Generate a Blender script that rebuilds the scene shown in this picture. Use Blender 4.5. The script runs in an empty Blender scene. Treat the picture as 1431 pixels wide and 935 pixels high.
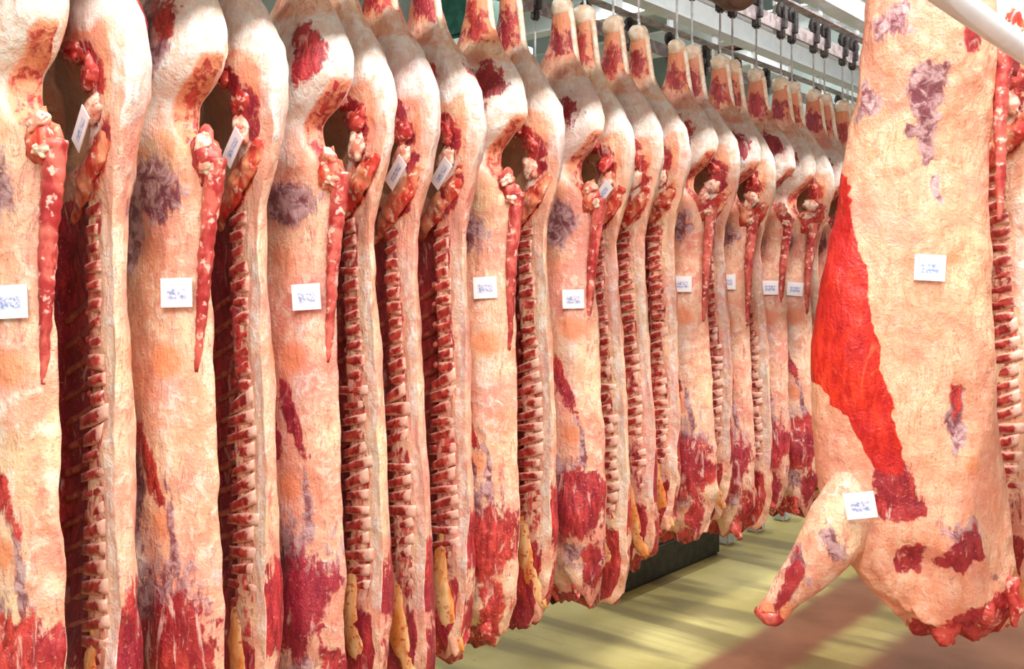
import bpy, bmesh, math, random
import numpy as np
from mathutils import Vector, Matrix

C40, S40 = math.cos(math.radians(39.9)), math.sin(math.radians(39.9))
scene = bpy.context.scene
COL = scene.collection

# ------------------------------------------------------------------ camera, light, exposure
EYE = 1.65
cam_d = bpy.data.cameras.new('camera')
cam = bpy.data.objects.new('camera', cam_d)
COL.objects.link(cam)
cam.location = (0, 0, EYE)
cam.rotation_euler = (math.radians(90), 0, math.radians(39.9))
cam_d.sensor_width = 36.0
cam_d.lens = 36.0 * 1400 / 1431
cam_d.shift_y = -67.5 / 1431
cam_d.clip_end = 100
scene.camera = cam

world = bpy.data.worlds.new('world')
scene.world = world
world.use_nodes = True
world.node_tree.nodes['Background'].inputs[0].default_value = (0.9, 0.95, 1.0, 1)
world.node_tree.nodes['Background'].inputs[1].default_value = 0.3

vs = scene.view_settings
vs.view_transform = 'Standard'
vs.look = 'None'
vs.exposure = 0.36
vs.gamma = 1.0
vs.use_curve_mapping = False

CEIL = 5.3
# strip lamps under the ceiling: (x, y, z, length along y, power)
LAMPS = [(-0.35, -2.4 + 1.8 * k, 4.1, 1.6, 84) for k in range(6)] + [
         (-2.3, -2.4, 3.7, 1.5, 13), (1.5, -2.2, 3.7, 1.5, 13), (1.5, 0.6, 3.7, 1.5, 9), (1.5, 3.0, 3.7, 1.5, 7),
         (-4.6, 3.5, 4.1, 1.5, 22), (-4.6, 6.5, 4.1, 1.5, 50), (-3.9, 9.0, 4.6, 1.5, 50)]

# ------------------------------------------------------------------ noise
_rs = np.random.RandomState(11)
_PERM = _rs.rand(64, 64, 64)

def vnoise(x, y, z):
    xi, yi, zi = np.floor(x).astype(int), np.floor(y).astype(int), np.floor(z).astype(int)
    fx, fy, fz = x - xi, y - yi, z - zi
    fx = fx * fx * (3 - 2 * fx); fy = fy * fy * (3 - 2 * fy); fz = fz * fz * (3 - 2 * fz)
    r = 0
    for a in (0, 1):
        for b in (0, 1):
            for c in (0, 1):
                w = (fx if a else 1 - fx) * (fy if b else 1 - fy) * (fz if c else 1 - fz)
                r = r + w * _PERM[(xi + a) % 64, (yi + b) % 64, (zi + c) % 64]
    return r

def fbm(x, y, z, o=3):
    r, a, t = 0, 1.0, 0
    for i in range(o):
        r = r + a * vnoise(x * 2 ** i + 7.3 * i, y * 2 ** i, z * 2 ** i + 3.1 * i); t += a; a *= 0.55
    return r / t          # 0..1 around .5

def sstep(a, b, x):
    t = np.clip((x - a) / (b - a), 0, 1)
    return t * t * (3 - 2 * t)

# ------------------------------------------------------------------ materials
def new_mat(name):
    m = bpy.data.materials.new(name)
    m.use_nodes = True
    nt = m.node_tree
    b = nt.nodes['Principled BSDF']
    return m, nt, b

def N(nt, kind, **kw):
    n = nt.nodes.new(kind)
    for k, v in kw.items():
        if k in n.inputs: n.inputs[k].default_value = v
        else: setattr(n, k, v)
    return n

def mixc(nt, fac, a, b):
    n = nt.nodes.new('ShaderNodeMix'); n.data_type = 'RGBA'
    for sock, v in ((n.inputs[0], fac), (n.inputs[6], a), (n.inputs[7], b)):
        if isinstance(v, (int, float)): sock.default_value = v
        elif isinstance(v, tuple): sock.default_value = (v[0], v[1], v[2], 1)
        else: nt.links.new(v, sock)
    return n.outputs[2]

def math_n(nt, op, a, b=None, c=None):
    n = nt.nodes.new('ShaderNodeMath'); n.operation = op
    for i, v in enumerate((a, b, c)):
        if v is None: continue
        if isinstance(v, (int, float)): n.inputs[i].default_value = v
        else: nt.links.new(v, n.inputs[i])
    return n.outputs[0]

def maprange(nt, v, a, b, c=0.0, d=1.0, smooth=True):
    n = nt.nodes.new('ShaderNodeMapRange')
    n.interpolation_type = 'SMOOTHSTEP' if smooth else 'LINEAR'
    nt.links.new(v, n.inputs[0])
    n.inputs[1].default_value = a; n.inputs[2].default_value = b
    n.inputs[3].default_value = c; n.inputs[4].default_value = d
    return n.outputs[0]

def noise_n(nt, vec, scale, detail=3, rough=0.55, dist=0.0):
    n = N(nt, 'ShaderNodeTexNoise', Scale=scale, Detail=detail, Roughness=rough, Distortion=dist)
    nt.links.new(vec, n.inputs['Vector'])
    return n.outputs['Fac']

def obj_coords(nt, scale=(1, 1, 1)):
    tc = nt.nodes.new('ShaderNodeTexCoord')
    oi = nt.nodes.new('ShaderNodeObjectInfo')
    r = math_n(nt, 'MULTIPLY', oi.outputs['Random'], 37.0)
    add = nt.nodes.new('ShaderNodeVectorMath'); add.operation = 'ADD'
    nt.links.new(tc.outputs['Object'], add.inputs[0]); nt.links.new(r, add.inputs[1])
    mp = nt.nodes.new('ShaderNodeMapping'); mp.inputs['Scale'].default_value = scale
    nt.links.new(add.outputs[0], mp.inputs[0])
    return add.outputs[0], mp.outputs[0], oi.outputs['Random']

def bump(nt, b, h, strength=0.4, dist=0.01):
    n = N(nt, 'ShaderNodeBump', Strength=strength, Distance=dist)
    nt.links.new(h, n.inputs['Height'])
    nt.links.new(n.outputs[0], b.inputs['Normal'])

def meat_material():
    m, nt, b = new_mat('meat_and_fat')
    co, st, rnd = obj_coords(nt, (1.0, 1.0, 0.28))
    a1 = nt.nodes.new('ShaderNodeAttribute'); a1.attribute_name = 'tissue'
    a2 = nt.nodes.new('ShaderNodeAttribute'); a2.attribute_name = 'tissue_two'
    s1 = nt.nodes.new('ShaderNodeSeparateColor'); nt.links.new(a1.outputs['Color'], s1.inputs[0])
    s2 = nt.nodes.new('ShaderNodeSeparateColor'); nt.links.new(a2.outputs['Color'], s2.inputs[0])
    n_big = noise_n(nt, co, 9, 4, 0.6)
    n_mid = noise_n(nt, co, 28, 4, 0.6, 0.6)
    n_str = noise_n(nt, st, 45, 4, 0.65, 0.4)
    n_fine = noise_n(nt, co, 110, 3, 0.6)
    edge = math_n(nt, 'ADD', math_n(nt, 'MULTIPLY', math_n(nt, 'SUBTRACT', n_mid, 0.5), 0.75),
                  math_n(nt, 'MULTIPLY', math_n(nt, 'SUBTRACT', n_str, 0.5), 0.75))
    def cut(sock, lo=0.40, hi=0.58, k=1.0):
        return maprange(nt, math_n(nt, 'ADD', sock, math_n(nt, 'MULTIPLY', edge, k)), lo, hi)
    n_huge = noise_n(nt, co, 3.6, 3, 0.55)
    n_vein = noise_n(nt, st, 17, 5, 0.62, 1.4)
    vein = maprange(nt, math_n(nt, 'ABSOLUTE', math_n(nt, 'SUBTRACT', n_vein, 0.5)), 0.0, 0.028, 1.0, 0.0)
    vein = math_n(nt, 'MULTIPLY', vein, maprange(nt, n_big, 0.46, 0.62))
    fat = mixc(nt, maprange(nt, n_big, 0.38, 0.62), (0.74, 0.33, 0.21), (0.85, 0.56, 0.37))
    fat = mixc(nt, maprange(nt, n_huge, 0.50, 0.64, 0, 0.75), fat, (0.76, 0.29, 0.22))
    fat = mixc(nt, maprange(nt, n_huge, 0.45, 0.33, 0, 0.75), fat, (0.84, 0.62, 0.37))
    fat = mixc(nt, maprange(nt, n_str, 0.54, 0.70, 0, 0.8), fat, (0.64, 0.19, 0.14))
    fat = mixc(nt, maprange(nt, n_mid, 0.48, 0.72, 0, 0.62), fat, (0.90, 0.80, 0.64))
    fat = mixc(nt, math_n(nt, 'MULTIPLY', vein, 0.55), fat, (0.45, 0.09, 0.09))
    fat = mixc(nt, maprange(nt, n_fine, 0.60, 0.70, 0, 0.55), fat, (0.46, 0.10, 0.08))
    # white clean fat
    white = mixc(nt, maprange(nt, n_mid, 0.35, 0.65), (0.80, 0.60, 0.48), (0.86, 0.84, 0.78))
    white = mixc(nt, maprange(nt, n_str, 0.55, 0.70, 0, 0.6), white, (0.74, 0.42, 0.36))
    white = mixc(nt, maprange(nt, n_huge, 0.52, 0.66, 0, 0.5), white, (0.74, 0.52, 0.50))
    col = mixc(nt, cut(s2.outputs[1], 0.3, 0.7, 0.5), fat, white)
    warm = mixc(nt, n_str, (0.80, 0.17, 0.07), (0.85, 0.42, 0.22))
    col = mixc(nt, math_n(nt, 'MULTIPLY', cut(s1.outputs[2], 0.30, 0.75, 0.7), 0.9), col, warm)
    tan = mixc(nt, n_mid, (0.26, 0.10, 0.045), (0.52, 0.29, 0.15))
    col = mixc(nt, cut(s2.outputs[0], 0.35, 0.65, 0.5), col, tan)
    pur = mixc(nt, maprange(nt, n_mid, 0.40, 0.62), (0.16, 0.035, 0.06), (0.52, 0.33, 0.34))
    col = mixc(nt, math_n(nt, 'MULTIPLY', cut(s1.outputs[1]), 0.93), col, pur)
    red = mixc(nt, maprange(nt, n_str, 0.36, 0.66), (0.27, 0.012, 0.016), (0.62, 0.06, 0.05))
    red = mixc(nt, maprange(nt, n_huge, 0.42, 0.60, 0, 0.6), red, (0.22, 0.012, 0.03))
    red = mixc(nt, maprange(nt, n_vein, 0.57, 0.68, 0, 0.75), red, (0.84, 0.52, 0.44))
    red = mixc(nt, maprange(nt, n_fine, 0.60, 0.72, 0, 0.5), red, (0.80, 0.36, 0.28))
    col = mixc(nt, cut(s1.outputs[0]), col, red)
    bright = mixc(nt, maprange(nt, n_str, 0.35, 0.65), (0.50, 0.008, 0.006), (0.80, 0.035, 0.012))
    bright = mixc(nt, maprange(nt, n_huge, 0.38, 0.62, 0, 0.75), bright, (0.42, 0.006, 0.012))
    bright = mixc(nt, maprange(nt, n_vein, 0.58, 0.72, 0, 0.6), bright, (0.86, 0.16, 0.06))
    col = mixc(nt, cut(s2.outputs[2], 0.42, 0.56, 0.55), col, bright)
    hs = N(nt, 'ShaderNodeHueSaturation', Saturation=1.0)
    nt.links.new(col, hs.inputs['Color'])
    nt.links.new(maprange(nt, rnd, 0, 1, 0.92, 1.04, False), hs.inputs['Value'])
    nt.links.new(maprange(nt, rnd, 0, 1, 0.495, 0.505, False), hs.inputs['Hue'])
    nt.links.new(hs.outputs[0], b.inputs['Base Color'])
    b.inputs['Roughness'].default_value = 0.42
    b.inputs['Specular IOR Level'].default_value = 0.45
    h = math_n(nt, 'ADD', math_n(nt, 'MULTIPLY', n_mid, 0.7), math_n(nt, 'ADD', math_n(nt, 'MULTIPLY', n_str, 0.8), math_n(nt, 'MULTIPLY', n_fine, 0.3)))
    bump(nt, b, h, 0.75, 0.010)
    return m

def two_tone(name, c1, c2, scale=30, rough=0.45, lo=0.4, hi=0.6, stretch=(1, 1, 1), bs=0.4, bd=0.006, c3=None, spec=0.45):
    m, nt, b = new_mat(name)
    co, st, rnd = obj_coords(nt, stretch)
    n = noise_n(nt, st, scale, 4, 0.6, 0.4)
    c = mixc(nt, maprange(nt, n, lo, hi), c1, c2)
    if c3:
        n3 = noise_n(nt, co, scale * 2.3, 3)
        c = mixc(nt, maprange(nt, n3, 0.56, 0.66, 0, 0.9), c, c3)
    nt.links.new(c, b.inputs['Base Color'])
    b.inputs['Roughness'].default_value = rough
    b.inputs['Specular IOR Level'].default_value = spec
    bump(nt, b, n, bs, bd)
    return m

MEAT = meat_material()
M = {}
def vertebra_material():
    m, nt, b = new_mat('sawn_marrow_bone')
    tc = nt.nodes.new('ShaderNodeTexCoord'); sx = nt.nodes.new('ShaderNodeSeparateXYZ'); nt.links.new(tc.outputs['Object'], sx.inputs[0])
    co, st, rnd = obj_coords(nt)
    n = noise_n(nt, co, 45, 4, 0.6, 0.5)
    c = mixc(nt, maprange(nt, n, 0.38, 0.62), (0.26, 0.016, 0.015), (0.56, 0.07, 0.045))
    zp = math_n(nt, 'ABSOLUTE', math_n(nt, 'SUBTRACT', sx.outputs[2], math_n(nt, 'MULTIPLY', sx.outputs[0], 0.24)))
    e = math_n(nt, 'ADD', zp, math_n(nt, 'MULTIPLY', math_n(nt, 'SUBTRACT', n, 0.5), 0.020))
    c = mixc(nt, maprange(nt, e, 0.008, 0.016, 0, 0.9), c, (0.80, 0.46, 0.34))
    ex = math_n(nt, 'ADD', sx.outputs[0], math_n(nt, 'MULTIPLY', math_n(nt, 'SUBTRACT', n, 0.5), 0.05))
    c = mixc(nt, maprange(nt, ex, 0.024, 0.040, 0, 0.8), c, (0.82, 0.54, 0.42))
    nt.links.new(c, b.inputs['Base Color']); b.inputs['Roughness'].default_value = 0.42
    bump(nt, b, n, 0.4, 0.006)
    return m
M['vertebra'] = vertebra_material()
M['rib'] = two_tone('rib_bone', (0.34, 0.03, 0.025), (0.58, 0.15, 0.10), 30, 0.4)
M['tail'] = two_tone('tail_meat', (0.36, 0.025, 0.025), (0.66, 0.15, 0.11), 18, 0.4, 0.40, 0.64, (1, 1, 0.6), c3=(0.80, 0.50, 0.40))
M['sacrum'] = two_tone('sawn_sacrum', (0.52, 0.035, 0.022), (0.82, 0.34, 0.18), 17, 0.4, 0.42, 0.66, (1, 1, 0.6), c3=(0.84, 0.60, 0.44))
M['cartilage'] = two_tone('cartilage', (0.70, 0.26, 0.17), (0.86, 0.70, 0.54), 30, 0.35, c3=(0.58, 0.07, 0.05))
M['hock'] = two_tone('hock_joint', (0.86, 0.62, 0.42), (0.94, 0.86, 0.72), 30, 0.4)
M['ligament'] = two_tone('yellow_ligament', (0.72, 0.24, 0.05), (0.85, 0.56, 0.26), 26, 0.4, 0.38, 0.66, (1, 1, 0.3), c3=(0.56, 0.08, 0.04))
M['flap'] = two_tone('raw_neck_meat', (0.36, 0.018, 0.018), (0.64, 0.09, 0.07), 24, 0.4, c3=(0.80, 0.46, 0.36))
M['shin'] = two_tone('shin_meat', (0.50, 0.05, 0.025), (0.76, 0.30, 0.15), 30, 0.42, 0.4, 0.62, (1, 1, 0.2))
M['steel'] = two_tone('galvanised_steel', (0.55, 0.58, 0.60), (0.72, 0.75, 0.77), 25, 0.32, bs=0.1)
M['rail'] = two_tone('worn_rail_steel', (0.30, 0.24, 0.25), (0.52, 0.45, 0.46), 20, 0.4, bs=0.1)
M['dark'] = two_tone('dark_cast_iron', (0.035, 0.03, 0.032), (0.09, 0.08, 0.08), 30, 0.5)
M['motor'] = two_tone('brown_painted_iron', (0.10, 0.065, 0.045), (0.19, 0.13, 0.10), 14, 0.5)
M['white_paint'] = two_tone('white_painted_steel', (0.80, 0.87, 0.90), (0.88, 0.93, 0.95), 6, 0.4, bs=0.05)
M['brown_strip'] = two_tone('brown_strip', (0.20, 0.09, 0.09), (0.28, 0.14, 0.13), 12, 0.5, bs=0.05)
M['kerb'] = two_tone('black_kerb', (0.012, 0.012, 0.012), (0.03, 0.03, 0.028), 20, 0.5)
M['wall'] = two_tone('wall_panel_paint', (0.33, 0.41, 0.40), (0.40, 0.48, 0.47), 2.5, 0.5, bs=0.03)
M['wallw'] = two_tone('pale_wall_paint', (0.42, 0.44, 0.42), (0.50, 0.51, 0.49), 2.5, 0.55, bs=0.03)
M['ceil'] = two_tone('ceiling_paint', (0.55, 0.60, 0.61), (0.65, 0.70, 0.71), 2, 0.6, bs=0.03)
M['green'] = two_tone('green_enamel', (0.02, 0.10, 0.075), (0.04, 0.16, 0.12), 10, 0.35, bs=0.05)

def paper_material():
    m, nt, b = new_mat('printed_paper')
    tc = nt.nodes.new('ShaderNodeTexCoord')
    sx = nt.nodes.new('ShaderNodeSeparateXYZ'); nt.links.new(tc.outputs['Generated'], sx.inputs[0])
    oi = nt.nodes.new('ShaderNodeObjectInfo')
    mp = nt.nodes.new('ShaderNodeMapping'); mp.inputs['Scale'].default_value = (9, 1, 9)
    nt.links.new(tc.outputs['Generated'], mp.inputs[0])
    ad = nt.nodes.new('ShaderNodeVectorMath'); ad.operation = 'ADD'
    nt.links.new(mp.outputs[0], ad.inputs[0]); nt.links.new(oi.outputs['Random'], ad.inputs[1])
    n = noise_n(nt, ad.outputs[0], 1.0, 2)
    bx = math_n(nt, 'MULTIPLY', maprange(nt, sx.outputs[0], 0.14, 0.24), maprange(nt, sx.outputs[0], 0.86, 0.76))
    bz = math_n(nt, 'MULTIPLY', maprange(nt, sx.outputs[2], 0.20, 0.34), maprange(nt, sx.outputs[2], 0.72, 0.58))
    f = math_n(nt, 'MULTIPLY', math_n(nt, 'MULTIPLY', bx, bz), maprange(nt, n, 0.42, 0.60, 0.25, 0.9))
    nt.links.new(mixc(nt, f, (0.86, 0.88, 0.92), (0.20, 0.30, 0.62)), b.inputs['Base Color'])
    b.inputs['Roughness'].default_value = 0.55
    return m
M['paper'] = paper_material()

def floor_material():
    m, nt, b = new_mat('banded_epoxy_floor')
    tc = nt.nodes.new('ShaderNodeTexCoord')
    sx = nt.nodes.new('ShaderNodeSeparateXYZ'); nt.links.new(tc.outputs['Object'], sx.inputs[0])
    n = noise_n(nt, tc.outputs['Object'], 1.6, 5)
    n2 = noise_n(nt, tc.outputs['Object'], 9, 4)
    x = math_n(nt, 'ADD', sx.outputs[0], math_n(nt, 'MULTIPLY', math_n(nt, 'SUBTRACT', n, 0.5), 0.10))
    olive = mixc(nt, maprange(nt, n, 0.35, 0.65), (0.44, 0.36, 0.12), (0.62, 0.54, 0.22))
    brown = mixc(nt, maprange(nt, n, 0.35, 0.65), (0.22, 0.085, 0.045), (0.34, 0.15, 0.085))
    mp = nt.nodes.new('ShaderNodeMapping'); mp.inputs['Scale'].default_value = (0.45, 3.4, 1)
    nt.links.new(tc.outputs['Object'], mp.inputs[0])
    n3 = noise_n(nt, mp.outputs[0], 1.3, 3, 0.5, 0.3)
    olive = mixc(nt, maprange(nt, n3, 0.46, 0.62, 0, 0.75), olive, (0.20, 0.145, 0.06))  # shadows of the hanging sides painted in as dark cross streaks
    band1 = math_n(nt, 'MULTIPLY', maprange(nt, x, -2.22, -2.12), maprange(nt, x, -1.80, -1.90))
    band2 = maprange(nt, x, -1.68, -1.56)
    f = math_n(nt, 'MAXIMUM', band1, band2)
    c = mixc(nt, f, olive, brown)  # reddish-brown bands parallel to the row, mixed over the olive
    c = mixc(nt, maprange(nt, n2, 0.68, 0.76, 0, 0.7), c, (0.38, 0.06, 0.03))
    nt.links.new(c, b.inputs['Base Color'])
    b.inputs['Roughness'].default_value = 0.35
    bump(nt, b, n2, 0.12, 0.01)
    return m
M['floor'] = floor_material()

def lamp_material():
    m, nt, b = new_mat('lamp_diffuser')
    b.inputs['Base Color'].default_value = (0.95, 0.97, 1, 1)
    b.inputs['Emission Color'].default_value = (1.0, 0.97, 0.92, 1)
    b.inputs['Emission Strength'].default_value = 6
    return m
M['lamp'] = lamp_material()

# ------------------------------------------------------------------ object helpers
def link(name, me, mat=None, parent=None):
    o = bpy.data.objects.new(name, me)
    COL.objects.link(o)
    if mat and me: 
        if len(me.materials) == 0: me.materials.append(mat)
    if parent: o.parent = parent
    return o

def tag(o, label=None, cat=None, group=None, kind=None):
    if label: o['label'] = label
    if cat: o['category'] = cat
    if group: o['group'] = group
    if kind: o['kind'] = kind
    return o

def empty(name, loc, rz=0.0):
    o = bpy.data.objects.new(name, None)
    COL.objects.link(o)
    o.empty_display_size = 0.1
    o.location = loc; o.rotation_euler = (0, 0, rz)
    return o

def copy_tree(o, parent=None):
    c = o.copy(); COL.objects.link(c); c.parent = parent
    for ch in [x for x in o.children]: copy_tree(ch, c)
    return c

def mesh_np(name, verts, faces, smooth=True):
    me = bpy.data.meshes.new(name)
    me.from_pydata([tuple(v) for v in verts], [], faces)
    if smooth: me.polygons.foreach_set('use_smooth', [True] * len(me.polygons))
    me.update()
    return me

def box_bm(bm, x0, x1, y0, y1, z0, z1, bev=0.0):
    r = bmesh.ops.create_cube(bm, size=1.0, matrix=Matrix.Translation(((x0 + x1) / 2, (y0 + y1) / 2, (z0 + z1) / 2)) @ Matrix.Diagonal((x1 - x0, y1 - y0, z1 - z0, 1)))
    if bev > 0:
        es = list({e for v in r['verts'] for e in v.link_edges})
        bmesh.ops.bevel(bm, geom=es, offset=bev, segments=2, affect='EDGES', clamp_overlap=True)

def bm_mesh(name, bm, smooth=False):
    me = bpy.data.meshes.new(name); bm.to_mesh(me); bm.free()
    if smooth: me.polygons.foreach_set('use_smooth', [True] * len(me.polygons))
    return me

def box_mesh(name, x0, x1, y0, y1, z0, z1, bev=0.0):
    bm = bmesh.new(); box_bm(bm, x0, x1, y0, y1, z0, z1, bev)
    return bm_mesh(name, bm)

def tube_data(path, radii, seg=10, rough=0.0, freq=40, seed=0.0, flat=1.0):
    """closed tube; radii scalar per point, flat squashes the second axis"""
    P = np.array(path, float); n = len(P)
    V = []; F = []
    prev = None
    for i in range(n):
        t = P[min(i + 1, n - 1)] - P[max(i - 1, 0)]
        t = Vector(t).normalized()
        if prev is None:
            a = Vector((0, 1, 0)) if abs(t.y) < 0.9 else Vector((1, 0, 0))
            s = t.cross(a).normalized()
        else:
            s = (prev - t * prev.dot(t)).normalized()
        prev = s
        q = t.cross(s)
        for k in range(seg):
            th = 2 * math.pi * k / seg
            d = s * math.cos(th) + q * (math.sin(th) * flat)
            V.append(Vector(P[i]) + d * radii[i])
    for i in range(n - 1):
        for k in range(seg):
            a = i * seg + k; b_ = i * seg + (k + 1) % seg
            F.append((a, b_, b_ + seg, a + seg))
    c0, c1 = len(V), len(V) + 1
    V.append(Vector(P[0])); V.append(Vector(P[-1]))
    for k in range(seg):
        F.append((c0, (k + 1) % seg, k)); F.append((c1, (n - 1) * seg + k, (n - 1) * seg + (k + 1) % seg))
    V = np.array([tuple(v) for v in V])
    if rough > 0:
        nn = fbm(V[:, 0] * freq + seed, V[:, 1] * freq + seed * 1.7, V[:, 2] * freq, 3) - 0.5
        n2 = fbm(V[:, 0] * freq + seed + 31, V[:, 1] * freq, V[:, 2] * freq + 9, 3) - 0.5
        V[:, 0] += nn * rough * 2; V[:, 1] += n2 * rough * 2
    return V, F

def smooth_path(pts, n):
    pts = np.array(pts, float)
    t = np.linspace(0, 1, len(pts)); tt = np.linspace(0, 1, n)
    out = np.stack([np.interp(tt, t, pts[:, k]) for k in range(pts.shape[1])], 1)
    k = max(1, n // (len(pts) * 2))
    for _ in range(2):
        pad = np.concatenate([out[:1].repeat(k, 0), out, out[-1:].repeat(k, 0)])
        out2 = np.stack([pad[i:i + n] for i in range(2 * k + 1)]).mean(0)
        out2[0] = out[0]; out2[-1] = out[-1]; out = out2
    return out

def tube_mesh(name, pts, n=16, seg=10, **kw):
    """pts rows: x, y, z, radius"""
    sp = smooth_path(pts, n)
    V, F = tube_data(sp[:, :3], sp[:, 3], seg, **kw)
    return mesh_np(name, V, F)

def lump_mesh(name, r, seed, rough=0.3, scale=(1, 1, 1), freq=1.6, sub=3):
    bm = bmesh.new()
    bmesh.ops.create_icosphere(bm, subdivisions=sub, radius=1.0)
    co = np.array([v.co[:] for v in bm.verts])
    d = 1 + rough * (fbm(co[:, 0] * freq + seed, co[:, 1] * freq + seed * 2.1, co[:, 2] * freq + 5, 3) - 0.5) * 2.4
    for v, k in zip(bm.verts, d):
        v.co = Vector((v.co.x * scale[0], v.co.y * scale[1], v.co.z * scale[2])) * (float(k) * r)
    return bm_mesh(name, bm, True)

# ------------------------------------------------------------------ beef side
#            z      uD     uV     wLat   bulge(medial)  cavity
PROFILE = np.array([
    (0.000, 0.110, -0.080, 0.050, 0.010, 0.00),
    (0.050, 0.165, -0.150, 0.088, 0.018, 0.00),
    (0.140, 0.190, -0.190, 0.112, 0.018, 0.00),
    (0.260, 0.200, -0.230, 0.122, 0.012, 0.00),
    (0.420, 0.200, -0.270, 0.124, 0.004, 0.045),
    (0.600, 0.195, -0.290, 0.122, 0.000, 0.075),
    (0.800, 0.188, -0.300, 0.120, 0.000, 0.085),
    (1.000, 0.180, -0.290, 0.116, 0.000, 0.080),
    (1.200, 0.168, -0.270, 0.106, 0.000, 0.065),
    (1.350, 0.155, -0.245, 0.096, 0.000, 0.050),
    (1.470, 0.158, -0.225, 0.096, 0.000, 0.030),
    (1.600, 0.205, -0.215, 0.112, 0.014, 0.020),
    (1.720, 0.240, -0.210, 0.124, 0.026, 0.035),
    (1.840, 0.245, -0.200, 0.126, 0.056, 0.000),
    (1.950, 0.215, -0.180, 0.116, 0.066, 0.000),
    (2.050, 0.150, -0.145, 0.090, 0.058, 0.000),
    (2.130, 0.095, -0.105, 0.066, 0.044, 0.000),
    (2.210, 0.060, -0.068, 0.048, 0.034, 0.000),
    (2.300, 0.045, -0.045, 0.036, 0.028, 0.000),
    (2.370, 0.046, -0.044, 0.036, 0.030, 0.000),
    (2.400, 0.030, -0.030, 0.022, 0.018, 0.000)])
# fat sides: notch below the round where the tail is set on
PROFILE[:, 3] *= 0.95
APROF = PROFILE.copy()
APROF = np.insert(APROF, 13, np.array([1.78, 0.12, -0.205, 0.118, 0.04, 0.0]), 0)
for _k, _v in ((11, 0.165), (12, 0.075), (14, 0.215), (15, 0.21)): APROF[_k, 1] = _v
LEN = 2.4

def prof(z, table=PROFILE, dz=0.035):
    z = np.asarray(z, float)
    out = []
    for k in range(1, table.shape[1]):
        acc = 0
        for o, w in ((-1, .25), (-.5, .25), (0, 0), (.5, .25), (1, .25)):
            zz = np.clip(z + o * dz, 0, LEN)
            acc = acc + w * np.interp(zz, table[:, 0], table[:, k])
        edge = (z < dz) | (z > LEN - dz)
        out.append(np.where(edge, np.interp(z, table[:, 0], table[:, k]), acc))
    return out

def lat_w(u, z, table=PROFILE):
    uD, uV, wL, bl, cv = prof(z, table)
    c = np.clip((np.asarray(u) - (uD + uV) / 2) / ((uD - uV) / 2), -0.999, 0.999)
    return wL * (1 - np.abs(c) ** 2.4) ** 0.5

def ell(dd, z, c, r, ang=0.0):
    """soft ellipse mask: about 0.5 at the rim, 1 inside"""
    a = math.radians(ang)
    x, y = dd - c[0], z - c[1]
    X = x * math.cos(a) + y * math.sin(a); Y = -x * math.sin(a) + y * math.cos(a)
    d = np.sqrt((X / r[0]) ** 2 + (Y / r[1]) ** 2)
    return np.clip(1.0 - 0.5 * d, 0, 1) * (d < 2)

def poly_mask(dd, z, pts, soft=0.02):
    """signed distance to a polygon -> 0.5 on the outline"""
    pts = np.array(pts, float)
    inside = np.zeros(dd.shape, bool); dist = np.full(dd.shape, 1e9)
    n = len(pts)
    for i in range(n):
        (x0, y0), (x1, y1) = pts[i], pts[(i + 1) % n]
        ex, ey = x1 - x0, y1 - y0
        t = np.clip(((dd - x0) * ex + (z - y0) * ey) / (ex * ex + ey * ey + 1e-12), 0, 1)
        dist = np.minimum(dist, np.hypot(dd - x0 - t * ex, z - y0 - t * ey))
        if y1 != y0:
            cr = ((y0 > z) != (y1 > z)) & (dd < (x1 - x0) * (z - y0) / (y1 - y0) + x0)
            inside ^= cr
    sd = np.where(inside, dist, -dist)
    return np.clip(0.5 + 0.5 * sd / soft, 0, 1)

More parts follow.
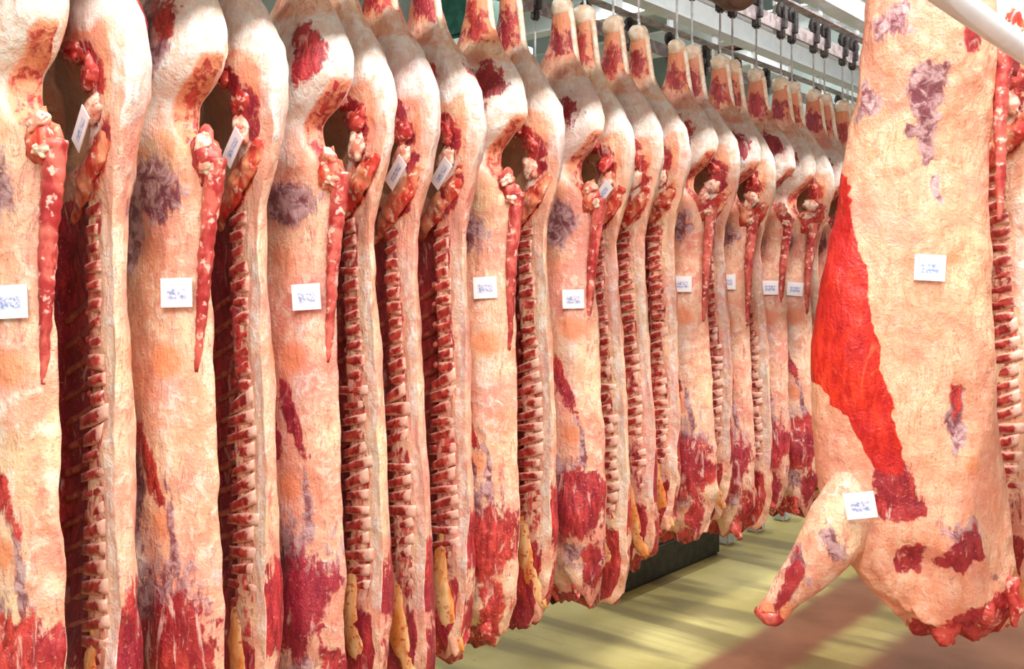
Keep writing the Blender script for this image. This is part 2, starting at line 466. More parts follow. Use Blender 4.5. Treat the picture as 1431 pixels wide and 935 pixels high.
def side_mesh(name, sgn, seed, masks, nz=250, na=92, table=PROFILE, extra_bump=None, rag=0.20):
    rng = random.Random(seed)
    z1 = np.linspace(0, 1, nz)
    z = LEN * z1
    th = np.linspace(0, 2 * math.pi, na, endpoint=False)
    Z, TH = np.meshgrid(z, th, indexing='ij')
    uD, uV, wL, bl, cv = [q[:, None] * np.ones_like(TH) for q in prof(z, table)]
    cs, sn = np.cos(TH), np.sin(TH)
    U = (uD + uV) / 2 + (uD - uV) / 2 * np.sign(cs) * np.abs(cs) ** 0.85
    xh = (uD - U) / (uD - uV + 1e-6)
    lat = TH <= math.pi
    cc = np.clip(np.abs(np.sign(cs) * np.abs(cs) ** 0.85), 0, 1)
    env = (1 - cc ** 2.4) ** 0.5
    Wl = wL * env
    Wm = -bl * (1 - cc ** 2.0) ** 0.6 + cv * sstep(0.26, 0.42, xh) * (1 - sstep(0.80, 0.97, xh))
    Wm = np.minimum(Wm, Wl - 0.02 * env)
    W = np.where(lat, Wl, Wm)
    DD = uD - U
    s = seed * 3.77
    # relief
    amp = 0.010 + 0.026 * (1 - sstep(0.05, 0.32, Z)) + 0.004 * sstep(1.4, 1.6, Z)
    amp = amp * (1 - 0.6 * sstep(2.1, 2.25, Z))
    fr = 11
    nu = fbm(U * fr + s, W * fr + 3, Z * fr * 0.7 + s * 2, 3) - 0.5
    nw = fbm(U * fr + s + 20, W * fr + 9, Z * fr * 0.7 - s, 3) - 0.5
    if extra_bump is not None:
        W = W + np.where(lat, extra_bump(DD, Z), 0)
    fold = fbm(U * 34 + s, 0 * Z + s, Z * 5.5 + W * 8, 2) - 0.5
    U2 = U + nu * amp * 2.2
    W2 = W + nw * amp * 2.2 + fold * 0.008 * (1 - sstep(2.05, 2.2, Z))
    Z2 = Z + (fbm(U * 16 + s, W * 22, s + 0 * Z, 3) - 0.5) * rag * (1 - sstep(0.0, 0.22, Z))
    # sway of the whole side
    U2 = U2 + 0.012 * np.sin(Z * 2.1 + seed) * (1 - sstep(1.9, 2.4, Z))
    chans = masks(DD, Z, lat, xh, seed)
    V = np.stack([U2, sgn * W2, Z2], -1).reshape(-1, 3)
    F = []
    for i in range(nz - 1):
        a = i * na
        for k in range(na):
            b = a + k; c = a + (k + 1) % na
            F.append((b, c, c + na, b + na) if sgn < 0 else (b, b + na, c + na, c))
    nb = len(V)
    V = np.concatenate([V, V[:na].mean(0)[None], V[(nz - 1) * na:].mean(0)[None]])
    for k in range(na):
        k2 = (k + 1) % na
        t = (nz - 1) * na
        if sgn < 0:
            F.append((nb, k2, k)); F.append((nb + 1, t + k, t + k2))
        else:
            F.append((nb, k, k2)); F.append((nb + 1, t + k2, t + k))
    me = mesh_np(name, V, F)
    for an, idx in (('tissue', (0, 1, 2)), ('tissue_two', (3, 4, 5))):
        at = me.attributes.new(an, 'FLOAT_COLOR', 'POINT')
        d = np.ones((len(V), 4), np.float32)
        for j, q in enumerate(idx):
            f = np.clip(np.asarray(chans[q], float) * np.ones_like(Z), 0, 1).reshape(-1)
            d[:nb, j] = f; d[nb, j] = f[:na].mean(); d[nb + 1, j] = f[-na:].mean()
        at.data.foreach_set('color', d.reshape(-1))
    me.materials.append(MEAT)
    return me

def mx(*a):
    r = a[0]
    for q in a[1:]: r = np.maximum(r, q)
    return r

def side_masks(DD, Z, lat, xh, seed):
    """red muscle, purple membrane, warm, tan, white fat, bright red"""
    rg = random.Random(seed * 7 + 1)
    j = lambda a: rg.uniform(-a, a)
    w1 = (fbm(DD * 9 + seed, Z * 9, 0 * Z + seed * 1.3, 3) - 0.5)
    d, z = DD + w1 * 0.06, Z + w1 * 0.10
    # ---- lateral face
    red = mx(1.25 * ell(d, z, (0.085 + j(.02), 0.37 + j(.03)), (0.080, 0.125), 14),     # shoulder muscle
             1.1 * ell(d, z, (0.13 + j(.03), 0.84 + j(.05)), (0.022, 0.11), -18),           # streaks on the ribs
             ell(d, z, (0.20 + j(.03), 0.90 + j(.05)), (0.030, 0.10), -10),
             1.1 * ell(d, z, (0.085 + j(.02), 1.95 + j(.03)), (0.045, 0.085), 14) * rg.choice([1, 1, .7]),   # round
             ell(d, z, (0.03 + j(.02), 0.14), (0.035, 0.12)) * 0.9,
             0.8 * ell(d, z, (0.16 + j(.06), 0.03), (0.09, 0.035)), 0.85 * (1 - sstep(0.015, 0.05, Z)))
    pur = mx(1.1 * ell(d, z, (0.14 + j(.04), 1.50 + j(.04)), (0.085, 0.075), 20),
             ell(d, z, (0.23 + j(.04), 1.42 + j(.04)), (0.05, 0.12), 20),
             ell(d, z, (0.22 + j(.04), 0.72 + j(.06)), (0.04, 0.14), -8), 1.15 * ell(d, z, (0.25 + j(.03), 0.92 + j(.04)), (0.045, 0.07), 10),
             1.1 * ell(d, z, (0.18 + j(.04), 1.88 + j(.05)), (0.065, 0.10), 10) * rg.choice([0.6, 1.0, 1.0]),
             0.85 * ell(d, z, (0.13, 0.40), (0.13, 0.20), 10),
             0.66 * ell(d, z, (0.12 + j(.05), 0.20), (0.10, 0.10)),
             ell(d, z, (0.07 + j(.02), 0.62), (0.012, 0.16), -6) * 0.9,
             ell(d, z, (0.16 + j(.05), 0.64), (0.010, 0.10), -16) * 0.9)
    warm = mx(ell(DD, Z, (0.11 + j(.02), 0.66 + j(.03)), (0.036, 0.042)),               # round inspection stamps
              1.1 * ell(DD, Z, (0.075 + j(.02), 1.08 + j(.02)), (0.045, 0.045)),
              0.62 * ell(d, z, (0.20, 1.02), (0.12, 0.16)), 0.6 * ell(d, z, (0.16 + j(.05), 1.36), (0.10, 0.08)),
              0.7 * ell(d, z, (0.05, 1.66), (0.05, 0.10)),
              sstep(2.10, 2.2, z) * 0.85, 0.5 * (1 - sstep(0.0, 0.16, z)))
    white = mx(sstep(1.55, 1.72, z) * (1 - sstep(2.02, 2.12, z)) * 0.80,
               ell(d, z, (0.24, 0.55), (0.07, 0.09)), 0.55 * ell(d, z, (0.08, 1.0), (0.06, 0.35)))
    redL = mx(red, sstep(2.08, 2.2, z) * (1 - 0.6 * sstep(2.26, 2.36, z)) * (0.58 - 0.10 * np.cos(DD * 60)))
    # ---- medial face
    strip = sstep(0.040, 0.055, DD) * (1 - sstep(0.15, 0.17, DD))
    tho = sstep(0.28, 0.34, Z) * (1 - sstep(1.46, 1.52, Z))
    cav = sstep(0.135, 0.150, DD + w1 * 0.02)
    neck = 1 - sstep(0.24, 0.36, z)
    hole = poly_mask(d, z, [(0.16, 1.58), (0.12, 1.66), (0.11, 1.76), (0.14, 1.83), (0.26, 1.84), (0.34, 1.72), (0.30, 1.56)], 0.03)
    sac = poly_mask(d, z, [(0.015, 1.66), (0.06, 1.66), (0.24, 1.50), (0.24, 1.42), (0.14, 1.45), (0.03, 1.54)], 0.02)
    redM = mx(tho * cav * 0.85, tho * strip * 0.47,
              neck * 0.80 * sstep(0.02, 0.04, DD),
              ell(d, z, (0.10 + j(.015), 1.76 + j(.02)), (0.045, 0.05)), ell(d, z, (0.075 + j(.02), 1.68), (0.03, 0.03)),
              sac * 0.62, ell(d, z, (0.13, 1.84 + j(.03)), (0.05, 0.03), 20),
              sstep(2.08, 2.2, z) * (1 - 0.6 * sstep(2.26, 2.36, z)) * (0.58 - 0.10 * np.cos(DD * 60)), ell(d, z, (0.13, 1.98 + j(.03)), (0.03, 0.05), 10) * rg.choice([0, .8, 1]))
    purM = mx(tho * cav * 0.42 * sstep(0.17, 0.22, DD), 0.62 * ell(d, z, (0.20, 1.88), (0.05, 0.03)))
    warmM = mx(sac * 0.9, 0.75 * ell(d, z, (0.055, 1.78), (0.035, 0.10)), 0.7 * ell(d, z, (0.12, 1.88), (0.10, 0.02)),
               0.55 * (1 - sstep(0.03, 0.05, DD)) * sstep(1.2, 1.45, Z) * (1 - sstep(1.7, 1.8, Z)), sstep(2.10, 2.2, z) * 0.85,
               neck * 0.4)
    whiteM = mx(sstep(1.84, 1.92, z) * (1 - sstep(2.04, 2.12, z)) * 0.9, (1 - sstep(0.035, 0.05, DD)) * 0.50 * (1 - neck),
                ell(d, z, (0.11, 1.655), (0.05, 0.035)))
    tanM = np.where(lat, 0, hole * 0.95)
    rim = np.clip(1 - np.abs(hole - 0.35) / 0.35, 0, 1) * (hole > 0.01)
    wide = ell(d, z, (0.13, 1.74), (0.11, 0.14))
    redM = mx(redM, 0.50 * rim, 0.46 * wide); warmM = mx(warmM, 0.6 * rim, 0.65 * wide)
    notch = (seed < 5) * (1 - sstep(0.008, 0.035, DD)) * sstep(1.56, 1.62, Z) * (1 - sstep(1.84, 1.90, Z))
    redL = mx(redL, 0.50 * notch); warm = mx(warm, 0.9 * notch)
    return (np.where(lat, redL, redM), np.where(lat, pur, purM), np.where(lat, warm, warmM),
            tanM, np.where(lat, white, whiteM), 0 * Z)

def shoulder_bump(DD, Z):
    g = lambda c, r: np.exp(-(((DD - c[0]) / r[0]) ** 2 + ((Z - c[1]) / r[1]) ** 2))
    return (0.018 * g((0.085, 0.36), (0.07, 0.11)) + 0.016 * g((0.24, 0.55), (0.06, 0.08)) - 0.014 * g((0.17, 0.47), (0.03, 0.10))
            - 0.010 * g((0.16, 1.60), (0.10, 0.05)) + 0.010 * g((0.12, 1.90), (0.07, 0.10)))

A_MESH = [side_mesh('fat_side_body', -1, s, side_masks, table=APROF, extra_bump=shoulder_bump) for s in (1, 2, 3, 4)]
B_MESH = [side_mesh('cut_side_body', +1, s, side_masks, extra_bump=shoulder_bump) for s in (5, 6, 7, 8)]

# ---- shared part meshes (w axis sign: cut sides have medial face toward -y)
def vertebra_mesh(w, h, sh, seed):
    bm = bmesh.new()
    bmesh.ops.create_grid(bm, x_segments=8, y_segments=4, size=1.0)
    for v in bm.verts:
        a, c = v.co.x, v.co.y
        k = (1 - abs(a) ** 4) ** 0.35 * (1 - abs(c) ** 4) ** 0.35
        n = float(fbm(np.array(a * 2.0 + seed), np.array(c * 2.0), np.array(seed * 1.3), 2)) - 0.5
        taper = 1.0 - 0.28 * (a < 0) * (-a)
        v.co = Vector((a * w / 2 * (1 + 0.1 * n), -0.0055 * k - 0.004 * n * k, c * h / 2 * taper + a * w / 2 * sh + n * 0.008 * abs(a)))
    r = bmesh.ops.extrude_face_region(bm, geom=bm.faces[:])
    for v in r['geom']:
        if isinstance(v, bmesh.types.BMVert): v.co.y += 0.012
    bmesh.ops.recalc_face_normals(bm, faces=bm.faces[:])
    me = bm_mesh('vertebra', bm, True); me.materials.append(M['vertebra']); return me
VERT_T = [vertebra_mesh(0.118, 0.036, 0.28, q) for q in (1.0, 4.0, 9.0)]
VERT_L = [vertebra_mesh(0.070, 0.036, 0.12, q) for q in (2.0, 6.0, 12.0)]

def rib_meshes():
    out = []
    for i in range(13):
        z0 = 0.44 + i * 0.068
        pts = []
        ud = float(np.interp(z0, PROFILE[:, 0], PROFILE[:, 1])); uv = float(np.interp(z0, PROFILE[:, 0], PROFILE[:, 2]))
        for t in np.linspace(0, 1, 9):
            xh = 0.29 + 0.55 * t
            zz = z0 + 0.02 - 0.10 * t
            _, _, wl, b, cv = [float(q) for q in prof(np.array(zz))]
            u = ud - xh * (ud - uv)
            w = cv * float(sstep(0.26, 0.42, np.array(xh))) * (1 - float(sstep(0.80, 0.97, np.array(xh))))
            pts.append((u, w + 0.004, zz, 0.0115))
        me = tube_mesh('rib', pts, 14, 8, rough=0.001)
        me.materials.append(M['rib']); out.append(me)
    return out
RIBS = rib_meshes()

def sacrum_mesh(seed):
    pts = [(0.190, -0.006, 1.665, 0.020), (0.165, -0.010, 1.625, 0.036), (0.11, -0.010, 1.575, 0.042), (0.05, -0.006, 1.525, 0.040), (0.0, 0.0, 1.475, 0.030), (-0.04, 0.012, 1.43, 0.012)]
    me = tube_mesh('sacrum', pts, 40, 18, rough=0.016, freq=30, seed=seed, flat=0.34)
    me.materials.append(M['sacrum']); return me
SACR = [sacrum_mesh(s) for s in (1.0, 8.0, 15.0)]

def pelvis_mesh(seed, r, sc, mat, rough=0.35):
    me = lump_mesh('pelvic_bone', r, seed, rough, sc)
    me.materials.append(M[mat]); return me
PELV = [pelvis_mesh(3, 0.038, (1, .5, 1.2), 'flap', .6), pelvis_mesh(9, 0.036, (1.2, .45, .9), 'cartilage', .6), pelvis_mesh(14, 0.042, (1.2, .5, .7), 'flap', .65)]

def ligament_mesh(sgn):
    pts = [(0.085, 0.006, 0.46, 0.010), (0.080, -0.002, 0.38, 0.026), (0.075, -0.006, 0.28, 0.040), (0.095, -0.008, 0.19, 0.044), (0.140, -0.006, 0.11, 0.036), (0.165, 0.004, 0.06, 0.016)]
    me = tube_mesh('neck_ligament', pts, 30, 14, rough=0.012, freq=24, flat=0.34)
    me.materials.append(M['ligament']); return me
LIGA = ligament_mesh(1)

def flap_mesh(seed, L, r, bend):
    pts = [(0, 0, 0.05, r * 0.8), (0.004, 0, 0, r), (bend * 0.4, 0, -L * 0.5, r * 0.75), (bend, 0, -L, r * 0.42)]
    me = tube_mesh('neck_flap', pts, 18, 12, rough=r * 0.5, freq=26, seed=seed, flat=0.6)
    me.materials.append(M['flap']); return me
FLAPS = [flap_mesh(2, 0.055, 0.044, 0.02), flap_mesh(7, 0.04, 0.055, -0.02), flap_mesh(12, 0.085, 0.030, 0.03), flap_mesh(17, 0.035, 0.048, 0.0)]

def tail_mesh(seed, lean):
    # tail hangs outside the dorsal edge of a fat side (y negative = lateral)
    pts = []
    for t in np.linspace(0, 1, 14):
        zz = 1.60 - 0.55 * t
        ud = float(np.interp(zz, APROF[:, 0], APROF[:, 1]))
        r = 0.021 * (1 - t) ** 0.7 + 0.006
        pts.append((ud + 0.016 + r * .3 - lean * t ** 1.4, -0.012 - 0.028 * t * lean / 0.05, zz, r))
    P = np.array(pts)
    sp = smooth_path(P, 60)
    rad = sp[:, 3] * (1 + 0.05 * np.sin(np.linspace(0, 16 * 2 * math.pi, 60)))
    V, F = tube_data(sp[:, :3], rad, 12, rough=0.004, freq=45, seed=seed)
    me = mesh_np('tail', V, F); me.materials.append(M['tail']); return me
TAILS = [tail_mesh(1, 0.03), tail_mesh(6, 0.05), tail_mesh(11, 0.04)]

def lump_part(name, r, seed, rough, sc, mat):
    me = lump_mesh(name, r, seed, rough, sc); me.materials.append(M[mat]); return me
TAILHEAD = [lump_part('tail_head', 0.050, 4, 0.6, (0.9, 0.7, 1.4), 'sacrum'), lump_part('tail_head', 0.048, 19, 0.65, (0.9, 0.7, 1.5), 'tail')]
TAILFAT = lump_part('tail_fat', 0.023, 23, 0.65, (1, .7, 1.3), 'cartilage')
HOCK = lump_part('hock_joint', 0.050, 31, 0.22, (1.0, 0.85, 0.9), 'hock')

def tendon_mesh():
    me = tube_mesh('achilles_tendon', [(0.085, 0, 2.10, 0.014), (0.062, 0, 2.20, 0.013), (0.052, 0, 2.30, 0.012), (0.036, 0, 2.375, 0.016)], 16, 8, rough=0.001)
    me.materials.append(M['hock']); return me
TENDON = tendon_mesh()

def tag_mesh(w, h):
    me = box_mesh('paper_tag', -w / 2, w / 2, -0.0012, 0.0012, -h / 2, h / 2, 0.0)
    me.materials.append(M['paper']); return me
TAG_A = tag_mesh(0.085, 0.075)
TAG_B = tag_mesh(0.105, 0.050)

rng = random.Random(5)
ROWX = -2.42
BASEZ = 0.38

def part(name, me, parent, loc=(0, 0, 0), rot=(0, 0, 0), scale=(1, 1, 1), label=None):
    o = link(name, me, None, parent)
    o.location = loc; o.rotation_euler = rot; o.scale = scale
    if label: o['label'] = label
    return o

def lateral_tag(root, dd, z, tilt, me=TAG_A, table=PROFILE, off=0.012, bump_f=shoulder_bump):
    """paper tag lying on the lateral face (local -y) of a fat side"""
    ud = float(prof(np.array(z), table)[0])
    def w_at(u): 
        return float(lat_w(np.array(u), np.array(z), table)) + float(bump_f(np.array(ud - u), np.array(z)))
    u = ud - dd
    slope = (w_at(u + 0.03) - w_at(u - 0.03)) / 0.06
    w = max(w_at(u), (w_at(u + 0.03) + w_at(u - 0.03)) / 2)
    o = part('paper_tag', me, root, (u, -(w + off), z), (0, 0, 0), label='white paper tag with faint blue print')
    o.rotation_mode = 'XYZ'
    o.rotation_euler = (0, math.radians(tilt), math.atan(-slope))
    return o

def make_fat_side(i, y, yaw=0.0, x=ROWX, dz=0.0, zs=1.0, tag_px=None, tail=True):
    r = random.Random(100 + i)
    root = empty('beef_side', (x, y, BASEZ + dz + LEN * (1 - zs)), yaw)
    root.scale = (1, 1, zs)
    part('body', A_MESH[i % 4], root)
    part('hock_joint', HOCK, root, (0.0, 0, 2.385), (0, 0, r.uniform(0, 6)))
    part('achilles_tendon', TENDON, root)
    if tail:
        part('tail', TAILS[i % 3], root)
        part('tail_head', TAILHEAD[i % 2], root, (0.150, -0.020, 1.600), (0, 0, r.uniform(-.4, .4)))
        part('tail_fat', TAILFAT, root, (0.165, -0.035, 1.640), (r.uniform(0, 3), 0, 0), label='white fat and cartilage knob')
        part('tail_fat', TAILFAT, root, (0.185, -0.035, 1.575), (r.uniform(0, 3), 1, 0), (.8, .8, .8), label='white fat and cartilage knob')
    for k in range(3):
        part('neck_flap', FLAPS[(i + k) % 4], root, (0.10 - 0.06 * k + r.uniform(-.02, .02), -0.045 + r.uniform(-.02, .02), 0.05 + r.uniform(0, .02)), (0, 0, r.uniform(-1, 1)))
    if tag_px is not None:
        best = min(np.linspace(0.05, 0.34, 60), key=lambda dd: abs(proj_side(root, dd, 1.27, 0.115)[0] - tag_px[0]))
        zt = (EYE + (400 - tag_px[1]) / 1400 * proj_side(root, best, 1.27, 0.115)[2] - root.location.z) / zs
        lateral_tag(root, float(best), zt, r.uniform(-5, 5))
    return root

def proj_side(root, dd, z, w):
    u = float(prof(np.array(z))[0]) - dd
    c, s = math.cos(root.rotation_euler.z), math.sin(root.rotation_euler.z)
    X = root.location.x + u * c + w * s
    Y = root.location.y + u * s - w * c
    rt, fw = X * C40 + Y * S40, -X * S40 + Y * C40
    return 715.5 + 1400 * rt / fw, 0, fw

def make_cut_side(i, y, yaw=0.0, x=ROWX, dz=0.0, zs=1.0, tagged=False):
    r = random.Random(200 + i)
    root = empty('beef_side', (x, y, BASEZ + dz + LEN * (1 - zs)), yaw)
    root.scale = (1, 1, zs)
    part('body', B_MESH[i % 4], root)
    part('hock_joint', HOCK, root, (0.0, 0, 2.385), (0, 0, r.uniform(0, 6)))
    part('achilles_tendon', TENDON, root)
    seed = (5, 6, 7, 8)[i % 4]
    for k in range(25):
        zz = 0.36 + k * 0.0455
        ud = float(prof(np.array(zz))[0]) + 0.012 * math.sin(zz * 2.1 + seed)
        vm = VERT_T if k < 14 else VERT_L
        part('vertebra', vm[r.randrange(3)], root, (ud - (0.106 if k < 14 else 0.090), -0.001 + r.uniform(-.002, .001), zz), (0, r.uniform(-.16, .16), 0), (r.uniform(.8, 1.2), 1, r.uniform(.75, 1.2)))
    for k in range(13):
        part('rib', RIBS[k], root)
    part('sacrum', SACR[i % 3], root)
    part('pelvic_bone', PELV[0], root, (0.125, -0.026, 1.77), (r.uniform(0, 1), r.uniform(0, 3), 0))
    part('pelvic_bone', PELV[1], root, (0.120, -0.020, 1.69), (0, r.uniform(0, 3), 0), label='pale sawn pelvic cartilage')
    part('pelvic_bone', PELV[2], root, (0.070, -0.040, 1.835), (0, r.uniform(-.4, .4), 0))
    part('neck_ligament', LIGA, root, label='yellow neck ligament')
    for k in range(3):
        part('neck_flap', FLAPS[(i + k) % 4], root, (0.09 - 0.06 * k + r.uniform(-.02, .02), 0.02 + r.uniform(-.02, .02), 0.05 + r.uniform(0, .02)), (0, 0, r.uniform(-1, 1)))
    if tagged:
        part('paper_tag', TAG_B, root, (0.132, -0.056, 1.640), (0.12, -0.75, -0.15), label='white paper tag with faint blue print')
    return root

# ------------------------------------------------------------------ setting
def struct(name, me, mat):
    return tag(link(name, me, mat), kind='structure')
X0, X1, Y0, Y1 = -7.0, 3.2, -4.0, 10.5
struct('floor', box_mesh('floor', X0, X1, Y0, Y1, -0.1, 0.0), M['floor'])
struct('ceiling', box_mesh('ceiling', X0, X1, Y0, Y1, CEIL, CEIL + 0.1), M['ceil'])
struct('wall_far', box_mesh('wall_far', X0, X1, Y1, Y1 + 0.1, 0, CEIL), M['wall'])
struct('wall_behind', box_mesh('wall_behind', X0, X1, Y0 - 0.1, Y0, 0, CEIL), M['wallw'])
struct('wall_left', box_mesh('wall_left', X0 - 0.1, X0, Y0, Y1, 0, CEIL), M['wall'])
struct('wall_right', box_mesh('wall_right', X1, X1 + 0.1, Y0, Y1, 0, CEIL), M['wallw'])

# ------------------------------------------------------------------ the main row
FAT = {  # pixel of dorsal edge -> y ; tag pixel
 'A1': (1.08, (10, 422)), 'A2': (1.495, (247, 409)), 'A3': (1.91, (434, 415)), 'A6': (2.705, (670, 402)), 'A7': (3.21, (793, 418)),
 'A10': (4.10, (950, 397)), 'A11': (4.52, (1012, 394)), 'A12': (4.92, (1075, 402)), 'A13': (5.22, (1108, 404)), 'A14': (5.66, None), 'A15': (6.10, None)}
CUT = {'B1': (1.215, True), 'B2': (1.63, True), 'B3': (2.04, False), 'B4': (2.225, True), 'B5': (2.43, True), 'B6': (2.88, False), 'B7': (3.36, True),
       'B8': (3.57, False), 'B9': (3.77, False), 'B10': (4.24, False), 'B11': (4.65, False), 'B13': (5.36, False), 'B14': (5.82, False), 'B15': (6.26, False)}
ZS = {'A7': 0.985, 'B8': 0.965, 'B9': 0.93, 'A10': 0.955, 'B10': 0.93, 'A11': 0.98, 'B11': 0.975, 'A12': 0.97, 'A13': 0.985, 'B13': 0.96, 'B6': 0.985, 'B4': 1.02}
T2, T1 = 'the twice-tagged split trio', 'the once-tagged split trio'
LABELS = {
 'A3': 'tagged fat beef side beside the untagged end of ' + T2,
 'A6': 'tagged fat beef side beside the tagged end of ' + T2,
 'A7': 'tagged fat beef side beside the tagged end of ' + T1,
 'A10': 'tagged fat beef side beside the untagged end of ' + T1,
 'B3': 'untagged split beef side at one end of ' + T2,
 'B4': 'middle split beef side of the trio, between an untagged and a tagged one',
 'B5': 'split beef side with pelvis tag at the end of ' + T2,
 'B6': 'untagged split beef side with fat sides on both hands between the two split trios',
 'B7': 'only split beef side with a pelvis tag in the trio of split sides',
 'B8': 'middle split beef side of the trio, untagged like its neighbour',
 'B9': 'untagged shorter split beef side at the end of ' + T1}
hang = []
for i, (k, (y, tp)) in enumerate(FAT.items()):
    o = make_fat_side(i, y, math.radians(rng.uniform(-1.5, 1.5)), zs=ZS.get(k, 1.0), tag_px=tp, tail=True)
    hang.append((ROWX, y, 0))
    if k in LABELS: tag(o, LABELS[k], 'beef side', 'fat sides in the long row')
    elif k in ('A1', 'A2'): tag(o, 'large tagged beef side, fat out, tail hanging before a tagged split side', 'beef side', 'fat sides paired with a tagged split side')
    elif tp: tag(o, 'small tagged beef side, fat out, in the far stretch past both split trios', 'beef side', 'tagged fat sides past the split trios')
    else: tag(o, 'untagged beef side, fat out, at the far end of the long row', 'beef side', 'untagged fat sides at the far end of the row')
for i, (k, (y, tg)) in enumerate(CUT.items()):
    o = make_cut_side(i, y, math.radians(rng.uniform(-1.5, 1.5)), zs=ZS.get(k, 1.0), tagged=tg)
    hang.append((ROWX, y, 0))
    if k in LABELS: tag(o, LABELS[k], 'beef side', 'split sides in the long row')
    elif tg: tag(o, 'tagged split beef side with sawn spine standing between two tagged fat sides', 'beef side', 'tagged split sides between fat sides')
    else: tag(o, 'small untagged split beef side in the far stretch past both split trios', 'beef side', 'untagged split sides past the split trios')

# ------------------------------------------------------------------ hero side with the bright red flank
HX, HY, HYAW = -0.97, 3.10, math.radians(27)
HERO_Z0 = 0.62
# local z from picture y (467 px per metre), local dd from picture x (dorsal edge near 1405)
def hz(py): return (EYE + (400 - py) / 467 - HERO_Z0)
def hd(px): return (1402 - px) / 467
HP = PROFILE.copy()
HP[:, 1] = np.interp(HP[:, 0], [0, .06, .14, .26, .42, .6, 1.0, 1.35, 1.47, 1.6, 1.72, 1.84, 1.95, 2.05, 2.13, 2.21, 2.3, 2.37, 2.4],
                     [.16, .215, .235, .235, .215, .20, .19, .18, .18, .19, .20, .20, .19, .16, .11, .07, .045, .045, .03])
HP[:, 2] = np.interp(HP[:, 0], [0, .06, .14, .26, .42, .6, .8, 1.0, 1.2, 1.35, 1.6, 1.84, 1.95, 2.05, 2.13, 2.21, 2.3, 2.37, 2.4],
                     [-.02, -.12, -.19, -.27, -.31, -.33, -.33, -.30, -.26, -.235, -.20, -.18, -.165, -.145, -.11, -.07, -.045, -.045, -.03])
def hero_masks(DD, Z, lat, xh, seed):
    w1 = (fbm(DD * 14 + seed, Z * 14, 0 * Z + 2.2, 4) - 0.5); w2 = (fbm(DD * 14 + seed + 40, Z * 14, 0 * Z + 8.2, 4) - 0.5)
    d, z = DD + w1 * 0.05, Z + w2 * 0.08
    P = lambda pts, s=0.02: poly_mask(d, z, [(hd(x), hz(y)) for x, y in pts], s)
    bright = P([(1195, 215), (1216, 262), (1222, 330), (1238, 430), (1246, 510), (1262, 580), (1272, 640), (1268, 660), (1225, 640), (1210, 610), (1195, 580), (1170, 545), (1120, 520), (1120, 215)], 0.015)
    red = mx(P([(1225, 635), (1272, 640), (1290, 712), (1230, 722), (1228, 690)], 0.03),
             P([(1330, 725), (1352, 720), (1355, 760), (1320, 790), (1290, 775)], 0.03),
             P([(1245, 760), (1280, 755), (1275, 790), (1250, 795)], 0.025),
             P([(1285, 862), (1420, 785), (1440, 830), (1340, 890)], 0.03),
             P([(1335, 530), (1357, 528), (1350, 570), (1332, 600)], 0.02) * 0.8,
             0.9 * (1 - sstep(0.02, 0.07, z)), P([(1345, 15), (1368, 40), (1365, 90), (1345, 80)], 0.03) * 0.9)
    pur = mx(P([(1285, 105), (1340, 100), (1335, 145), (1322, 190), (1328, 235), (1310, 240), (1300, 190), (1285, 150)], 0.035),
             P([(1230, 110), (1250, 140), (1248, 165), (1225, 170)], 0.03), P([(1225, 30), (1290, 0), (1290, 60), (1240, 70)], 0.03) * 0.7,
             P([(1282, 170), (1298, 180), (1295, 205), (1282, 190)], 0.02), P([(1320, 252), (1334, 252), (1332, 285), (1322, 280)], 0.015),
             P([(1300, 720), (1360, 700), (1365, 740), (1310, 760)], 0.05) * 0.75, P([(1340, 535), (1360, 530), (1345, 620), (1325, 640), (1320, 590)], 0.025) * 0.85,
             P([(1230, 655), (1270, 650), (1280, 690), (1235, 700)], 0.03) * 0.8, P([(1340, 790), (1390, 770), (1380, 820)], 0.04) * 0.6)
    warm = mx(ell(DD, Z, (hd(1355), hz(642)), (0.026, 0.034)), ell(DD, Z, (hd(1345), hz(362)), (0.03, 0.03)),
              0.6 * P([(1215, 180), (1260, 185), (1260, 250), (1220, 260)], 0.05), 0.55 * P([(1345, 130), (1385, 150), (1380, 230), (1350, 230)], 0.05),
              0.9 * P([(1216, 262), (1224, 330), (1240, 430), (1248, 510), (1264, 580), (1254, 580), (1232, 510), (1224, 430), (1212, 330)], 0.012), 0.5 * P([(1240, 260), (1390, 260), (1390, 500), (1260, 500)], 0.06), sstep(2.12, 2.2, z) * 0.72, 0.55 * (1 - sstep(0.0, 0.12, z)), 0.47 + 0 * Z)
    white = mx(0.35 * sstep(1.9, 2.0, z), 0.4 * P([(1150, 560), (1200, 600), (1210, 700), (1160, 690)], 0.03))
    tho = sstep(0.28, 0.34, Z) * (1 - sstep(1.46, 1.52, Z))
    redM = mx(tho * sstep(0.05, 0.07, DD) * 0.85, 0.6 * (1 - sstep(.2, .35, Z)))
    return (np.where(lat, red, redM), np.where(lat, pur, 0), np.where(lat, warm, 0.3), 0 * Z, np.where(lat, white, 0.4), np.where(lat, bright, 0))
def hero_bump(DD, Z):
    g = lambda x, y, rx, ry: np.exp(-(((DD - hd(x)) / (rx / 467)) ** 2 + ((Z - hz(y)) / (ry / 467)) ** 2))
    return (0.02 * g(1330, 750, 50, 40) - 0.03 * g(1262, 775, 26, 26) + 0.016 * g(1330, 60, 60, 80) - 0.012 * g(1312, 200, 16, 60)
            - 0.008 * g(1250, 560, 12, 130) + 0.014 * g(1200, 480, 40, 140) + 0.015 * g(1350, 840, 45, 25) - 0.014 * g(1342, 590, 12, 50))
hero = empty('beef_side', (HX, HY, HERO_Z0), HYAW)
tag(hero, 'large beef side with bright red flank panel and foreleg, hanging alone before the rest', 'beef side')
part('body', side_mesh('flank_side_body', -1, 21, hero_masks, 380, 130, HP, hero_bump, 0.10), hero)
part('hock_joint', HOCK, hero, (0, 0, 2.385))
